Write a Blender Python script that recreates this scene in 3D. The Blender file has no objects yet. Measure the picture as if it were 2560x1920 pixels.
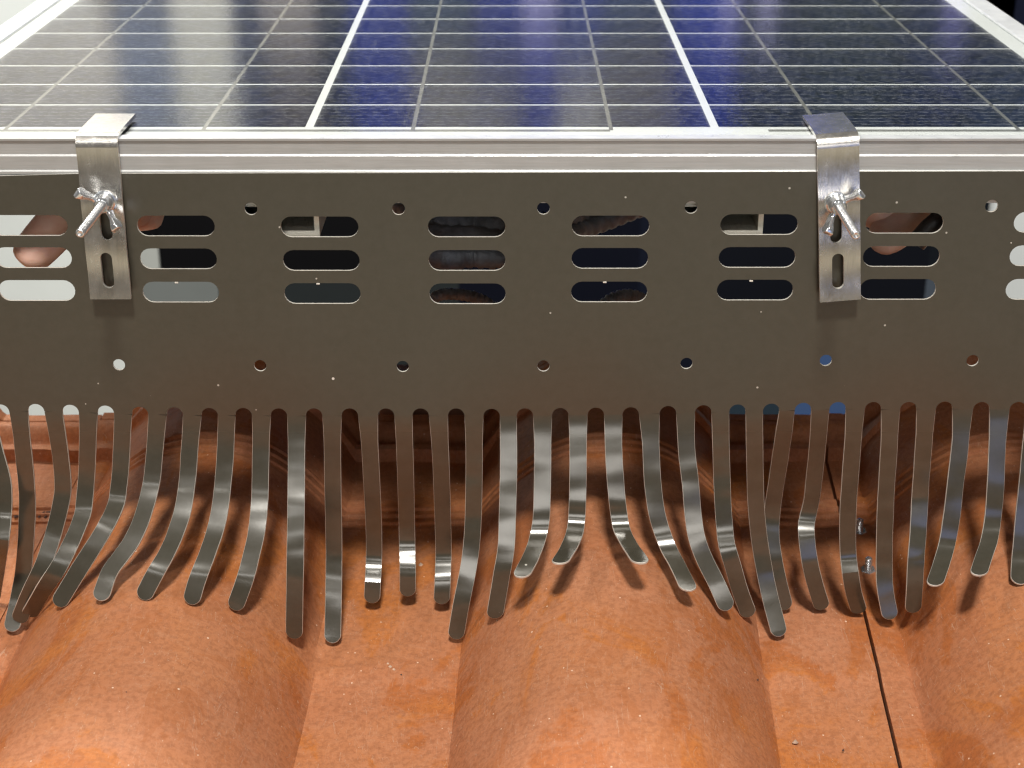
import bpy, bmesh, math, random
from mathutils import Vector, Matrix
from mathutils.geometry import tessellate_polygon
random.seed(7)
sc = bpy.context.scene
COL = sc.collection
MM = 0.001

# ------------------------------------------------------------------ camera
TILT = math.radians(24.15)
CA, SA = math.cos(TILT), math.sin(TILT)
FPX = 3935.0                              # focal length in pixels of the 2560 px wide photograph
CAM = (0.0, -592.0, 175.3)                # millimetres
cd = bpy.data.cameras.new('camera')
cam = bpy.data.objects.new('camera', cd); COL.objects.link(cam)
cam.location = [c * MM for c in CAM]
cam.rotation_euler = (math.pi / 2 - TILT, 0, 0)
cd.sensor_width = 36; cd.lens = 36 * FPX / 2560
cd.clip_start = 0.02; cd.clip_end = 60
cd.dof.use_dof = True; cd.dof.focus_distance = 0.655; cd.dof.aperture_fstop = 20
sc.camera = cam

# ------------------------------------------------------------------ world (dim exhibition hall)
w = bpy.data.worlds.new('World'); sc.world = w; w.use_nodes = True
nt = w.node_tree; nt.nodes.clear()
out = nt.nodes.new('ShaderNodeOutputWorld'); bg = nt.nodes.new('ShaderNodeBackground')
tc = nt.nodes.new('ShaderNodeTexCoord'); sx = nt.nodes.new('ShaderNodeSeparateXYZ')
rp = nt.nodes.new('ShaderNodeValToRGB'); mr = nt.nodes.new('ShaderNodeMapRange')
nt.links.new(tc.outputs['Generated'], sx.inputs[0]); nt.links.new(sx.outputs['Z'], mr.inputs[0])
mr.inputs[1].default_value = -1; mr.inputs[2].default_value = 1
nt.links.new(mr.outputs[0], rp.inputs[0]); nt.links.new(rp.outputs[0], bg.inputs[0])
e = rp.color_ramp.elements
e[0].position = 0.0; e[0].color = (.20, .18, .15, 1)
e[1].position = 1.0; e[1].color = (.03, .03, .03, 1)
for p_, c_ in ((.24, (.74, .68, .51, 1)), (.295, (.62, .565, .42, 1)), (.345, (.24, .21, .15, 1)), (.42, (.12, .105, .08, 1)), (.50, (.035, .033, .03, 1))):
    q = e.new(p_); q.color = c_
bg.inputs[1].default_value = 1.0
nt.links.new(bg.outputs[0], out.inputs[0])

# ------------------------------------------------------------------ hall lamps and added lights
def lamp(name, loc, size, power, color=(1, .965, .91), target=(0, 0, -100), size_y=None):
    d = bpy.data.lights.new(name, 'AREA'); d.energy = power; d.color = color
    d.shape = 'RECTANGLE' if size_y else 'DISK'; d.size = size
    if size_y: d.size_y = size_y
    o = bpy.data.objects.new(name, d); COL.objects.link(o)
    o.location = [c * MM for c in loc]
    v = Vector([(target[i] - loc[i]) for i in range(3)])
    o.rotation_euler = v.to_track_quat('-Z', 'Y').to_euler()
    return o
lamp('ceiling_lamp', (40, -1620, 2780), .42, 116)
lamp('ceiling_lamp', (-1250, -150, 1750), .16, 9, target=(-230, 60, -200))
lamp('ceiling_lamp', (1200, -900, 1400), .12, 3)
lamp('ceiling_lamp', (-850, -1300, 1300), .13, 1.5)
lamp('ceiling_lamp', (0, -1900, 1350), 1.5, 4, size_y=.12, color=(1, .98, .95))
lamp('stand_lamp', (60, -1700, 330), .5, 3.4, color=(1, .97, .93))
lamp('ceiling_lamp', (-900, -1500, 900), .12, .4, color=(1, .97, .93))
lamp('blue_glint_light', (650, -1500, 120), .36, .8, size_y=.5, color=(.40, .52, 1))  # blue area light added to tint reflections on the right-hand teeth
lamp('backdrop_fill', (-500, 900, 1500), .6, 60, target=(-300, 1600, 300))  # fill light added to brighten the boards mirrored in the glass

sc.view_settings.view_transform = 'Standard'; sc.view_settings.look = 'None'
sc.view_settings.exposure = 0; sc.view_settings.gamma = 1
sc.render.engine = 'CYCLES'
sc.cycles.use_denoising = True
sc.cycles.max_bounces = 8; sc.cycles.transparent_max_bounces = 12
sc.cycles.caustics_reflective = False; sc.cycles.caustics_refractive = False
sc.cycles.sample_clamp_indirect = 6
sc.cycles.filter_width = 1.3

# ------------------------------------------------------------------ geometry helpers
def ray(u, v):
    a = (u - 1280) / FPX; o = (v - 960) / FPX
    return (a, CA - SA * o, -(SA + CA * o))
def on_y(u, v, y=0.0):
    d = ray(u, v); t = (y - CAM[1]) / d[1]
    return Vector((CAM[0] + d[0] * t, y, CAM[2] + d[2] * t))
def on_z(u, v, z):
    d = ray(u, v); t = (z - CAM[2]) / d[2]
    return Vector((CAM[0] + d[0] * t, CAM[1] + d[1] * t, z))

def project(p):
    x, y, z = p[0] - CAM[0], p[1] - CAM[1], p[2] - CAM[2]
    D = y * CA - z * SA
    return (1280 + FPX * x / D, 960 - FPX * (y * SA + z * CA) / D)

def meta(o, label=None, cat=None, group=None, kind=None):
    if label: o['label'] = label
    if cat: o['category'] = cat
    if group: o['group'] = group
    if kind: o['kind'] = kind
    return o
def empty(name, loc=(0, 0, 0), **k):
    o = bpy.data.objects.new(name, None); COL.objects.link(o)
    o.location = [c * MM for c in loc]; o.empty_display_size = .02
    return meta(o, **k)
def link(name, me, mats, parent=None, **k):
    for m in (mats if isinstance(mats, (list, tuple)) else [mats]): me.materials.append(m)
    o = bpy.data.objects.new(name, me); COL.objects.link(o)
    if parent:
        o.parent = parent
        o.location = -Vector(parent.location) if False else (0, 0, 0)
    return meta(o, **k)
def mesh(name, verts, faces, smooth=False, mi=None, angle=None):
    """verts in millimetres"""
    me = bpy.data.meshes.new(name)
    me.from_pydata([(a * MM, b * MM, c * MM) for a, b, c in verts], [], faces)
    if mi: me.polygons.foreach_set('material_index', mi)
    if smooth:
        me.polygons.foreach_set('use_smooth', [True] * len(me.polygons))
        if angle: me.set_sharp_from_angle(angle=math.radians(angle))
    me.update()
    return me
def clean(me, bevel=0, seg=2):
    bm = bmesh.new(); bm.from_mesh(me)
    bmesh.ops.recalc_face_normals(bm, faces=bm.faces)
    if bevel:
        es = [x for x in bm.edges if x.is_manifold and x.calc_face_angle(0) > .6]
        bmesh.ops.bevel(bm, geom=es, offset=bevel * MM, segments=seg, profile=.5, affect='EDGES', clamp_overlap=True)
    bm.to_mesh(me); bm.free(); return me

def slab(name, outer, holes, y0, y1, edge_mat=1, xf=None):
    """plate in the x,z plane with holes, from y0 (front) to y1; the cut edges take material edge_mat"""
    loops = [outer] + holes
    flat = [p for l in loops for p in l]
    tris = tessellate_polygon([[Vector((p[0], p[1], 0)) for p in l] for l in loops])
    n = len(flat)
    V = [(p[0], y0, p[1]) for p in flat] + [(p[0], y1, p[1]) for p in flat]
    F = []; M = []
    for a, b, c in tris:
        pa, pb, pc = flat[a], flat[b], flat[c]
        cr = (pb[0] - pa[0]) * (pc[1] - pa[1]) - (pb[1] - pa[1]) * (pc[0] - pa[0])
        if cr < 0: b, c = c, b
        F.append((a, b, c)); M.append(0); F.append((a + n, c + n, b + n)); M.append(0)
    k = 0
    for li, l in enumerate(loops):
        m = len(l)
        area = sum(l[i][0] * l[(i + 1) % m][1] - l[(i + 1) % m][0] * l[i][1] for i in range(m))
        for i in range(m):
            a, b = k + i, k + (i + 1) % m
            f = (a, a + n, b + n, b) if (area > 0) == (li == 0) else (a, b, b + n, a + n)
            F.append(f); M.append(edge_mat)
        k += m
    if xf: V = [xf(v) for v in V]
    return mesh(name, V, F, mi=M)

def stadium(cx, cz, w_, h_, n=8, vertical=False):
    if vertical:
        r = w_ / 2; d = h_ / 2 - r
        return [(cx + r * math.cos(t), cz + d + r * math.sin(t)) for t in [math.pi * i / n for i in range(n + 1)]] + \
               [(cx - r * math.cos(t), cz - d - r * math.sin(t)) for t in [math.pi * i / n for i in range(n + 1)]]
    r = h_ / 2; d = w_ / 2 - r
    return [(cx + d + r * math.cos(t), cz + r * math.sin(t)) for t in [-math.pi / 2 + math.pi * i / n for i in range(n + 1)]] + \
           [(cx - d - r * math.cos(t), cz - r * math.sin(t)) for t in [-math.pi / 2 + math.pi * i / n for i in range(n + 1)]]
def circle(cx, cz, r, n=20):
    return [(cx + r * math.cos(2 * math.pi * i / n), cz + r * math.sin(2 * math.pi * i / n)) for i in range(n)]

def box(name, x0, x1, y0, y1, z0, z1, bevel=0):
    V = [(x, y, z) for z in (z0, z1) for y in (y0, y1) for x in (x0, x1)]
    F = [(0, 2, 3, 1), (4, 5, 7, 6), (0, 1, 5, 4), (2, 6, 7, 3), (0, 4, 6, 2), (1, 3, 7, 5)]
    return clean(mesh(name, V, F), bevel)
def lathe(name, prof, axis_o, axis_d, n=20, smooth=True, angle=40):
    """prof: list of (distance along axis, radius), mm"""
    ax = Vector(axis_d).normalized(); up = Vector((0, 0, 1)) if abs(ax.z) < .9 else Vector((1, 0, 0))
    a = ax.cross(up).normalized(); b = ax.cross(a); O = Vector(axis_o)
    V = []; F = []
    for h, r in prof:
        for i in range(n):
            t = 2 * math.pi * i / n
            V.append(tuple(O + ax * h + (a * math.cos(t) + b * math.sin(t)) * r))
    for j in range(len(prof) - 1):
        for i in range(n):
            F.append((j * n + i, j * n + (i + 1) % n, (j + 1) * n + (i + 1) % n, (j + 1) * n + i))
    F.append(tuple(range(n))[::-1]); F.append(tuple(range((len(prof) - 1) * n, len(prof) * n)))
    me = mesh(name, V, F); clean(me)
    if smooth:
        me.polygons.foreach_set('use_smooth', [True] * len(me.polygons)); me.set_sharp_from_angle(angle=math.radians(angle))
    return me
def tube(name, pts, radii, n=14):
    V = []; F = []; m = len(pts); P = [Vector(p) for p in pts]
    ref = Vector((.13, .2, .97))
    for j, p in enumerate(P):
        t = (P[min(j + 1, m - 1)] - P[max(j - 1, 0)]).normalized()
        a = t.cross(ref).normalized(); b = t.cross(a); ref = a.cross(t) if False else ref
        r = radii[j] if isinstance(radii, (list, tuple)) else radii
        for i in range(n):
            q = 2 * math.pi * i / n
            V.append(tuple(p + (a * math.cos(q) + b * math.sin(q)) * r))
    for j in range(m - 1):
        for i in range(n):
            F.append((j * n + i, j * n + (i + 1) % n, (j + 1) * n + (i + 1) % n, (j + 1) * n + i))
    F.append(tuple(range(n))[::-1]); F.append(tuple(range((m - 1) * n, m * n)))
    me = mesh(name, V, F); clean(me)
    me.polygons.foreach_set('use_smooth', [True] * len(me.polygons)); me.set_sharp_from_angle(angle=math.radians(50))
    return me
def catmull(P, n):
    P = [Vector(p) for p in P]; Q = [P[0] * 2 - P[1]] + P + [P[-1] * 2 - P[-2]]
    fine = []
    for i in range(1, len(Q) - 2):
        for k in range(24):
            t = k / 24; a, b, c, d = Q[i - 1], Q[i], Q[i + 1], Q[i + 2]
            fine.append(.5 * ((2 * b) + (c - a) * t + (2 * a - 5 * b + 4 * c - d) * t * t + (3 * b - a - 3 * c + d) * t ** 3))
    fine.append(P[-1])
    L = [0]
    for a, b in zip(fine, fine[1:]): L.append(L[-1] + (b - a).length)
    out_ = []; j = 0
    for k in range(n):
        s = L[-1] * k / (n - 1)
        while j < len(L) - 2 and L[j + 1] < s: j += 1
        f = (s - L[j]) / max(1e-9, L[j + 1] - L[j]); out_.append(fine[j].lerp(fine[j + 1], min(1, f)))
    return out_, L[-1]

# ------------------------------------------------------------------ material helpers
class Mat:
    def __init__(s, name, color=(.5, .5, .5), rough=.5, metal=0, spec=.5, coat=0, coat_rough=.1):
        s.m = bpy.data.materials.new(name); s.m.use_nodes = True
        s.t = s.m.node_tree; s.b = s.t.nodes['Principled BSDF']
        s.b.inputs['Base Color'].default_value = (*color, 1)
        s.b.inputs['Roughness'].default_value = rough; s.b.inputs['Metallic'].default_value = metal
        s.b.inputs['Specular IOR Level'].default_value = spec
        s.b.inputs['Coat Weight'].default_value = coat; s.b.inputs['Coat Roughness'].default_value = coat_rough
        s.tc = s.n('ShaderNodeTexCoord'); s.co = s.tc.outputs['Object']
    def n(s, t, **k):
        x = s.t.nodes.new(t)
        for a, v in k.items(): setattr(x, a, v)
        return x
    def l(s, a, b): s.t.links.new(a, b)
    def mapping(s, scale=(1, 1, 1), loc=(0, 0, 0), rot=(0, 0, 0)):
        x = s.n('ShaderNodeMapping'); s.l(s.co, x.inputs[0])
        x.inputs['Scale'].default_value = scale; x.inputs['Location'].default_value = loc; x.inputs['Rotation'].default_value = rot
        return x.outputs[0]
    def noise(s, scale, detail=4, rough=.55, vec=None, dist=0):
        x = s.n('ShaderNodeTexNoise'); x.inputs['Scale'].default_value = scale; x.inputs['Detail'].default_value = detail
        x.inputs['Roughness'].default_value = rough; x.inputs['Distortion'].default_value = dist
        s.l(vec or s.co, x.inputs['Vector']); return x.outputs['Fac']
    def ramp(s, fac, stops, mode='LINEAR'):
        x = s.n('ShaderNodeValToRGB'); x.color_ramp.interpolation = mode; el = x.color_ramp.elements
        fix = lambda c: (c, c, c, 1) if isinstance(c, (int, float)) else (*c, 1)
        el[0].position, el[0].color = stops[0][0], fix(stops[0][1]); el[1].position, el[1].color = stops[-1][0], fix(stops[-1][1])
        for p, c in stops[1:-1]: q = el.new(p); q.color = fix(c)
        s.l(fac, x.inputs[0]); return x.outputs[0]
    def mix(s, fac, a, b, mode='MIX'):
        x = s.n('ShaderNodeMix', data_type='RGBA', blend_type=mode)
        for i, v in ((0, fac), (6, a), (7, b)):
            if isinstance(v, (int, float)): x.inputs[i].default_value = v if i == 0 else (v, v, v, 1)
            elif isinstance(v, tuple): x.inputs[i].default_value = (*v, 1)
            else: s.l(v, x.inputs[i])
        return x.outputs[2]
    def math(s, op, a, b=0.0, c=None):
        x = s.n('ShaderNodeMath', operation=op)
        for i, v in enumerate((a, b) if c is None else (a, b, c)):
            if isinstance(v, (int, float)): x.inputs[i].default_value = v
            else: s.l(v, x.inputs[i])
        return x.outputs[0]
    def specks(s, scale, size, keep, vec=None):
        v = s.n('ShaderNodeTexVoronoi'); v.inputs['Scale'].default_value = scale; s.l(vec or s.co, v.inputs['Vector'])
        sp = s.n('ShaderNodeSeparateColor'); s.l(v.outputs['Color'], sp.inputs[0])
        rad = s.math('MULTIPLY', s.math('POWER', sp.outputs[1], 3.0), size)
        a = s.math('LESS_THAN', v.outputs['Distance'], s.math('ADD', rad, size * .25)); b = s.math('LESS_THAN', sp.outputs[0], keep)
        return s.math('MULTIPLY', a, b)
    def bump(s, h, strength=.3, dist=.001, prev=None):
        x = s.n('ShaderNodeBump'); x.inputs['Strength'].default_value = strength; x.inputs['Distance'].default_value = dist
        s.l(h, x.inputs['Height'])
        if prev: s.l(prev, x.inputs['Normal'])
        return x.outputs[0]
    def set(s, **k):
        nm = dict(col='Base Color', rough='Roughness', normal='Normal', metal='Metallic', coat='Coat Weight')
        for a, v in k.items():
            if a == 'normal' and s.b.inputs['Coat Weight'].default_value > 0: s.l(v, s.b.inputs['Coat Normal'])
            s.l(v, s.b.inputs[nm[a]])
        return s

# painted dark-brown sheet metal
def sheet_mat():
    m = Mat('brown_painted_sheet', (.08, .07, .05), .3, .2); m.b.inputs['IOR'].default_value = 1.85
    n1 = m.noise(60, 5, .7); n2 = m.noise(260, 4, .7); big = m.noise(9, 2)
    sp = m.n('ShaderNodeSeparateXYZ'); m.l(m.co, sp.inputs[0])
    gl = m.n('ShaderNodeMapRange'); m.l(sp.outputs['Z'], gl.inputs[0])       # handled teeth are shinier than the flat sheet
    gl.inputs[1].default_value = -.098; gl.inputs[2].default_value = -.145; gl.inputs[3].default_value = .31; gl.inputs[4].default_value = .19
    c = m.mix(m.ramp(n2, [(.35, 0.), (.7, 1.)]), (.062, .056, .040), (.073, .066, .049))
    c = m.mix(m.ramp(m.noise(22, 5, .7), [(.5, 0.), (.8, .35)]), c, (.085, .077, .06))
    c = m.mix(m.specks(62, .028, .55), c, (.8, .77, .70)); c = m.mix(m.specks(140, .05, .25), c, (.5, .48, .42))
    m.set(col=c)
    m.set(rough=gl.outputs[0])
    nb = m.bump(big, .30, .004); nb = m.bump(n2, .05, .0003, nb); m.set(normal=nb); return m.m
M_plate = sheet_mat(); M_tooth = M_plate
def bare_edge():
    m = Mat('bare_cut_edge', (.66, .63, .56), .4, .3); m.set(normal=m.bump(m.noise(1500, 3), .4, .0004)); return m.m
M_edge = bare_edge(); M_rim = M_edge.copy(); M_rim.name = 'worn_tooth_rim'
M_edge.node_tree.nodes['Principled BSDF'].inputs['Base Color'].default_value = (.84, .81, .73, 1)

def alu(name, col, rough, metal, scratch=(1, 40, 1), sc_n=60, amt=.25, sp=.12):
    m = Mat(name, col, rough, metal)
    st = m.noise(sc_n, 6, .7, m.mapping(scratch))
    c = m.mix(m.ramp(st, [(.3, 0.0), (.7, 1.0)]), tuple(x * .88 for x in col), tuple(min(1, x * 1.06) for x in col))
    c = m.mix(m.specks(110, .05, sp), c, (.9, .88, .84))
    m.set(col=c, rough=m.ramp(m.noise(160, 5, .7), [(.3, rough * .75), (.7, rough * 1.35)]))
    m.set(normal=m.bump(st, amt, .0006, m.bump(m.noise(60, 2), .10, .001))); return m.m
def scratched(m_):
    t = m_.node_tree; b = t.nodes['Principled BSDF']; tc_ = t.nodes.new('ShaderNodeTexCoord'); src = b.inputs['Base Color'].links[0].from_socket
    for rot, sc_, th in ((.9, (1, 1, 6), .004), (-.5, (1, 1, 9), .003)):
        mp = t.nodes.new('ShaderNodeMapping'); mp.inputs['Rotation'].default_value = (0, rot, 0); mp.inputs['Scale'].default_value = sc_
        nz = t.nodes.new('ShaderNodeTexNoise'); nz.inputs['Scale'].default_value = 45; nz.inputs['Detail'].default_value = 0
        gate = t.nodes.new('ShaderNodeTexNoise'); gate.inputs['Scale'].default_value = 150
        def mt(op, a_, b_):
            x = t.nodes.new('ShaderNodeMath'); x.operation = op
            for i_, v_ in enumerate((a_, b_)):
                if isinstance(v_, float): x.inputs[i_].default_value = v_
                else: t.links.new(v_, x.inputs[i_])
            return x.outputs[0]
        t.links.new(tc_.outputs['Object'], mp.inputs[0]); t.links.new(mp.outputs[0], nz.inputs['Vector']); t.links.new(tc_.outputs['Object'], gate.inputs['Vector'])
        line = mt('MULTIPLY', mt('LESS_THAN', mt('ABSOLUTE', mt('SUBTRACT', nz.outputs['Fac'], .5), 0.0), th), mt('GREATER_THAN', gate.outputs['Fac'], .56))
        mx = t.nodes.new('ShaderNodeMix'); mx.data_type = 'RGBA'; t.links.new(mt('MULTIPLY', line, .8), mx.inputs[0]); t.links.new(src, mx.inputs[6]); mx.inputs[7].default_value = (1, .98, .94, 1)
        src = mx.outputs[2]
    t.links.new(src, b.inputs['Base Color']); return m_
M_clip = alu('scratched_aluminium', (.80, .765, .71), .22, .92, (25, 25, 1.5), 50, .07, .08)
scratched(M_clip)
M_frame = alu('anodised_aluminium', (.49, .49, .48), .40, .4, (1.2, 40, 40), 30, .12, .03)
M_frame_lip = alu('anodised_lip', (.76, .78, .78), .34, .4, (1.2, 3, 30), 20, .01, 0)
M_zinc = alu('zinc_plated_steel', (.84, .87, .90), .16, .85, (1, 1, 1), 300, .15, 0)
M_bolt = alu('bolt_steel', (.80, .80, .80), .24, .82, (1, 1, 1), 400, .2, 0)
M_rail = alu('sawn_aluminium', (.70, .68, .58), .42, .5, (40, 1, 40), 60, .5, .2)

def dull(name, col, rough=.6, ns=30, var=.25, bump=.15, spec=.5):
    m = Mat(name, col, rough, 0, spec)
    n_ = m.noise(ns, 5)
    m.set(col=m.mix(m.ramp(n_, [(.3, 0.0), (.7, 1.0)]), tuple(x * (1 - var) for x in col), tuple(min(1, x * (1 + var)) for x in col)))
    m.set(normal=m.bump(m.noise(ns * 12, 4), bump, .0008)); return m.m

# terracotta
def terracotta(seed):
    m = Mat('terracotta_clay', (.5, .2, .1), .55, 0, .16)
    mp = m.mapping(loc=(seed * .37, seed * .21, 0))
    warp = m.noise(14, 3, .5, mp, 1.2)
    patches = m.ramp(warp, [(.44, 0.0), (.50, .35), (.545, .95), (.62, 1.0)])
    fine = m.noise(420, 5, .7, mp)
    strokes = m.noise(60, 6, .75, m.mapping((1, 3.2, 1), (seed, 0, 0), (0, 0, .55)), 1.5)
    c = m.mix(patches, (.42, .138, .045), (.49, .170, .048))
    film = m.noise(17, 7, .62, m.mapping((1.25, .8, 1), (seed * 1.3, .4, 0), (0, 0, .3)), 1.1)
    fe = m.ramp(film, [(.44, 0.0), (.475, .62), (.53, .74), (.75, .95)])
    fm_ = m.math('MULTIPLY', fe, m.ramp(m.noise(8, 3, .5, mp), [(.3, .45), (.62, 1.0)]))
    c = m.mix(fm_, c, (.47, .205, .108))
    c = m.mix(m.ramp(strokes, [(.50, 0.0), (.74, .40)]), c, (.50, .26, .15))
    c = m.mix(m.ramp(fine, [(.38, .38), (.56, 0.0)]), c, (.20, .07, .03))
    stain = m.ramp(m.noise(9, 5, .7, m.mapping((2.5, 1, 1), (seed * .9, .3, 0)), 2.2), [(.585, 0.0), (.60, .36), (.70, .22)])
    c = m.mix(stain, c, (.36, .115, .034))
    c = m.mix(m.specks(330, .12, .30, mp), c, (.72, .52, .38))
    c = m.mix(m.specks(70, .04, .10, mp), c, (.12, .06, .04))
    # thin pale scratches
    scr = m.noise(24, 2, .5, m.mapping((7, .8, 1), (seed, 2, 0), (0, 0, .35)), 3.)
    line = m.math('LESS_THAN', m.math('ABSOLUTE', m.math('SUBTRACT', scr, .5)), .0035)
    c = m.mix(m.math('MULTIPLY', line, .45), c, (.55, .36, .25))
    scr2 = m.noise(16, 2, .5, m.mapping((1, 2.5, 1), (seed + 3, 2, 0), (0, 0, -.6)), 3.)
    line2 = m.math('LESS_THAN', m.math('ABSOLUTE', m.math('SUBTRACT', scr2, .47)), .0012)
    c = m.mix(m.math('MULTIPLY', line2, .4), c, (.22, .08, .035))
    m.set(col=c, rough=m.ramp(m.noise(40, 5, .6, mp), [(.3, .42), (.7, .60)]))
    nb = m.bump(fine, .26, .0006); nb = m.bump(strokes, .22, .0014, nb); nb = m.bump(warp, .25, .003, nb)
    nb = m.bump(line, .12, .0004, nb)
    m.set(normal=nb); return m.m

# panel materials
def cell_mat():
    m = Mat('polycrystalline_silicon', (.012, .016, .05), .30, .35)
    v = m.n('ShaderNodeTexVoronoi'); v.inputs['Scale'].default_value = 190; m.l(m.mapping((1, 1, 1)), v.inputs['Vector'])
    spv = m.n('ShaderNodeSeparateColor'); m.l(v.outputs['Color'], spv.inputs[0])
    geo = m.n('ShaderNodeNewGeometry'); sp = m.n('ShaderNodeSeparateXYZ'); m.l(geo.outputs['Position'], sp.inputs[0])
    base = m.mix(m.ramp(spv.outputs[0], [(.1, 0.0), (.9, 1.0)]), (.004, .005, .014), (.012, .017, .055))
    fr = m.math('FRACT', m.math('DIVIDE', m.math('SUBTRACT', sp.outputs['Y'], .0227), .0024))
    li = m.math('LESS_THAN', m.math('ABSOLUTE', m.math('SUBTRACT', fr, .5)), .10)
    dash = m.ramp(m.noise(260, 3, .7), [(.42, .15), (.60, 1.0)])
    c = m.mix(m.math('MULTIPLY', li, dash), base, (.44, .45, .48))
    sparkle = m.ramp(m.noise(1500, 2, .6), [(.64, 0.0), (.76, .4)])
    c = m.mix(sparkle, c, (.13, .14, .19))
    m.set(col=c); return m.m
def glass_mat():
    m = Mat('solar_glass'); t = m.t; t.nodes.remove(m.b)
    o = [x for x in t.nodes if x.type == 'OUTPUT_MATERIAL'][0]
    tr = m.n('ShaderNodeBsdfTransparent'); gl = m.n('ShaderNodeBsdfGlossy'); mx = m.n('ShaderNodeMixShader'); fr = m.n('ShaderNodeFresnel')
    fr.inputs[0].default_value = 1.47
    tr.inputs[0].default_value = (.95, .97, .96, 1); gl.inputs['Roughness'].default_value = .10
    nb = m.bump(m.noise(650, 3, .6), .10, .0006)
    m.l(nb, gl.inputs['Normal']); m.l(fr.outputs[0], mx.inputs[0]); m.l(tr.outputs[0], mx.inputs[1]); m.l(gl.outputs[0], mx.inputs[2])
    m.l(mx.outputs[0], o.inputs[0]); return m.m
M_cell = cell_mat(); M_glass = glass_mat()
M_sheet = dull('white_backsheet', (.80, .81, .80), .5, 40, .03, .02)
M_ribbon = alu('tinned_ribbon', (.27, .265, .25), .45, .5, (8, 8, 8), 40, .5, 0)

# ================================================================== THE SETTING
walls = empty('exhibition_backdrop', (0, 0, 0), kind='structure')
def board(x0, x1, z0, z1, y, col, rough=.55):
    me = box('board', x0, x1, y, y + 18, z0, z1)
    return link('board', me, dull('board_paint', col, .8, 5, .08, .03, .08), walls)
Y = 1600
def xs(u, k=.563): return (u - 1280) * k
# lower boards, seen beneath the panel through the vents
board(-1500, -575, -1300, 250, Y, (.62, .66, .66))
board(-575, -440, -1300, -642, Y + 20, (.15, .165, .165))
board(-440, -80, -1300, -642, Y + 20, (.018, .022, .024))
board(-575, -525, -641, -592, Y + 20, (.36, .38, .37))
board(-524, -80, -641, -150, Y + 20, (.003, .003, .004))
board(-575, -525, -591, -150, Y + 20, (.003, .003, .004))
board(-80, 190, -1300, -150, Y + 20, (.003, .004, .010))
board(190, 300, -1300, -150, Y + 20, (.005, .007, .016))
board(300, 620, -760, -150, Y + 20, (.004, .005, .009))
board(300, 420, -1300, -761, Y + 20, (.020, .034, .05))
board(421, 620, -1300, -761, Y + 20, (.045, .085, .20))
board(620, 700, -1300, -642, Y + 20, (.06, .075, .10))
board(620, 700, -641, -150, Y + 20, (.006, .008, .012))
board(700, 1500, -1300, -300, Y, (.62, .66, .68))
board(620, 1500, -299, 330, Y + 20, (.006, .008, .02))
# upper boards, mirrored in the glass
up = [(-1500, -575, .42, (.42, .40, .36)), (0, 0, 0, 0)]
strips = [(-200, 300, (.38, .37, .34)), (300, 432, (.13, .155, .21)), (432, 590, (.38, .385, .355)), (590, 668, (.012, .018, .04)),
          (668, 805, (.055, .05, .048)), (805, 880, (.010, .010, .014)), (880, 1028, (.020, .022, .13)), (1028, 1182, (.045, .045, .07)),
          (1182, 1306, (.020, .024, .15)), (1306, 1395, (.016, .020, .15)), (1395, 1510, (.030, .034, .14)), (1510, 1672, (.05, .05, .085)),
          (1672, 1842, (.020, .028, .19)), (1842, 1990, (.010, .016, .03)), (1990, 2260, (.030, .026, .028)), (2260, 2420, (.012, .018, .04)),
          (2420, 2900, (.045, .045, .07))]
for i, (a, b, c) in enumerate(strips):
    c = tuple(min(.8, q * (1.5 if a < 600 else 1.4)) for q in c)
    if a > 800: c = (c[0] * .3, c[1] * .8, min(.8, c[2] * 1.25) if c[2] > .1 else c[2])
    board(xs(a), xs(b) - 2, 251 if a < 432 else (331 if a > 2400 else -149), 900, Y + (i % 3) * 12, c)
for a, b, z0, z1, c in [(1030, 1300, 398, 520, (.15, .15, .145)), (1396, 1515, 392, 520, (.30, .30, .27)), (1516, 1700, 405, 520, (.10, .10, .12)),
                        (1032, 1180, 352, 397, (.11, .10, .095)), (1512, 1668, 350, 391, (.12, .11, .10)), (670, 800, 200, 300, (.17, .16, .15)),
                        (1306, 1390, 180, 275, (.22, .22, .42)), (1790, 1830, 180, 282, (.20, .20, .42)), (1880, 1925, 180, 282, (.22, .22, .40)),
                        (2335, 2385, 180, 290, (.15, .15, .40))]:
    c = tuple(min(.8, q * 2.0) for q in c)
    board(xs(a), xs(b) - 2, z0, z1, Y - 22, c)
# roof tiles -------------------------------------------------------
PITCH, RW = 192.0, 129.5
SEAM = [157 - 768, 157 - 384, 157, 157 + 384]
def sm(a, b, x):
    t = min(1, max(0, (x - a) / (b - a))); return t * t * (3 - 2 * t)
def tile_z(s, y, detail=True):
    k = (s + 21.3) % PITCH; h = 0; pan = 1; rw = RW - .022 * y
    if k < rw:
        t = abs(k - rw / 2) / (rw / 2); h = 41 * (1 - t ** 2.3); pan = max(0, 1 - h / 10)
    z = -206.5 + .1023 * y + h
    if detail:
        for c in (77.6, 83.6, 89.6):
            z += 1.35 * (sm(c - 1.5, c - .8, y) - sm(c + .5, c + .9, y))
        z -= .5 * (sm(72.5, 74.5, y) - sm(90.7, 92, y))
        z -= pan * 3.0 * sm(97, 99, y)
        z += 4.5 * (sm(135.5, 137, y) - sm(141.5, 143, y)) + pan * 2.2 * sm(135.5, 137, y)
        z += -2.0 * (sm(143, 144, y) - sm(151, 156, y)) + 5.5 * (sm(152, 160, y) - sm(163, 164, y)) + 4.5 * sm(164.5, 166, y)
        z -= pan * 1.6 * sm(-30, -44, y) * 1.0
        # gentle irregularities of hand-made clay
        z += .35 * math.sin(s * .061 + y * .043) + .25 * math.sin(s * .13 - y * .037 + 1.7)
        # raised lip of the right hand tile beside a seam, shallow nib at its head
    return z
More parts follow.
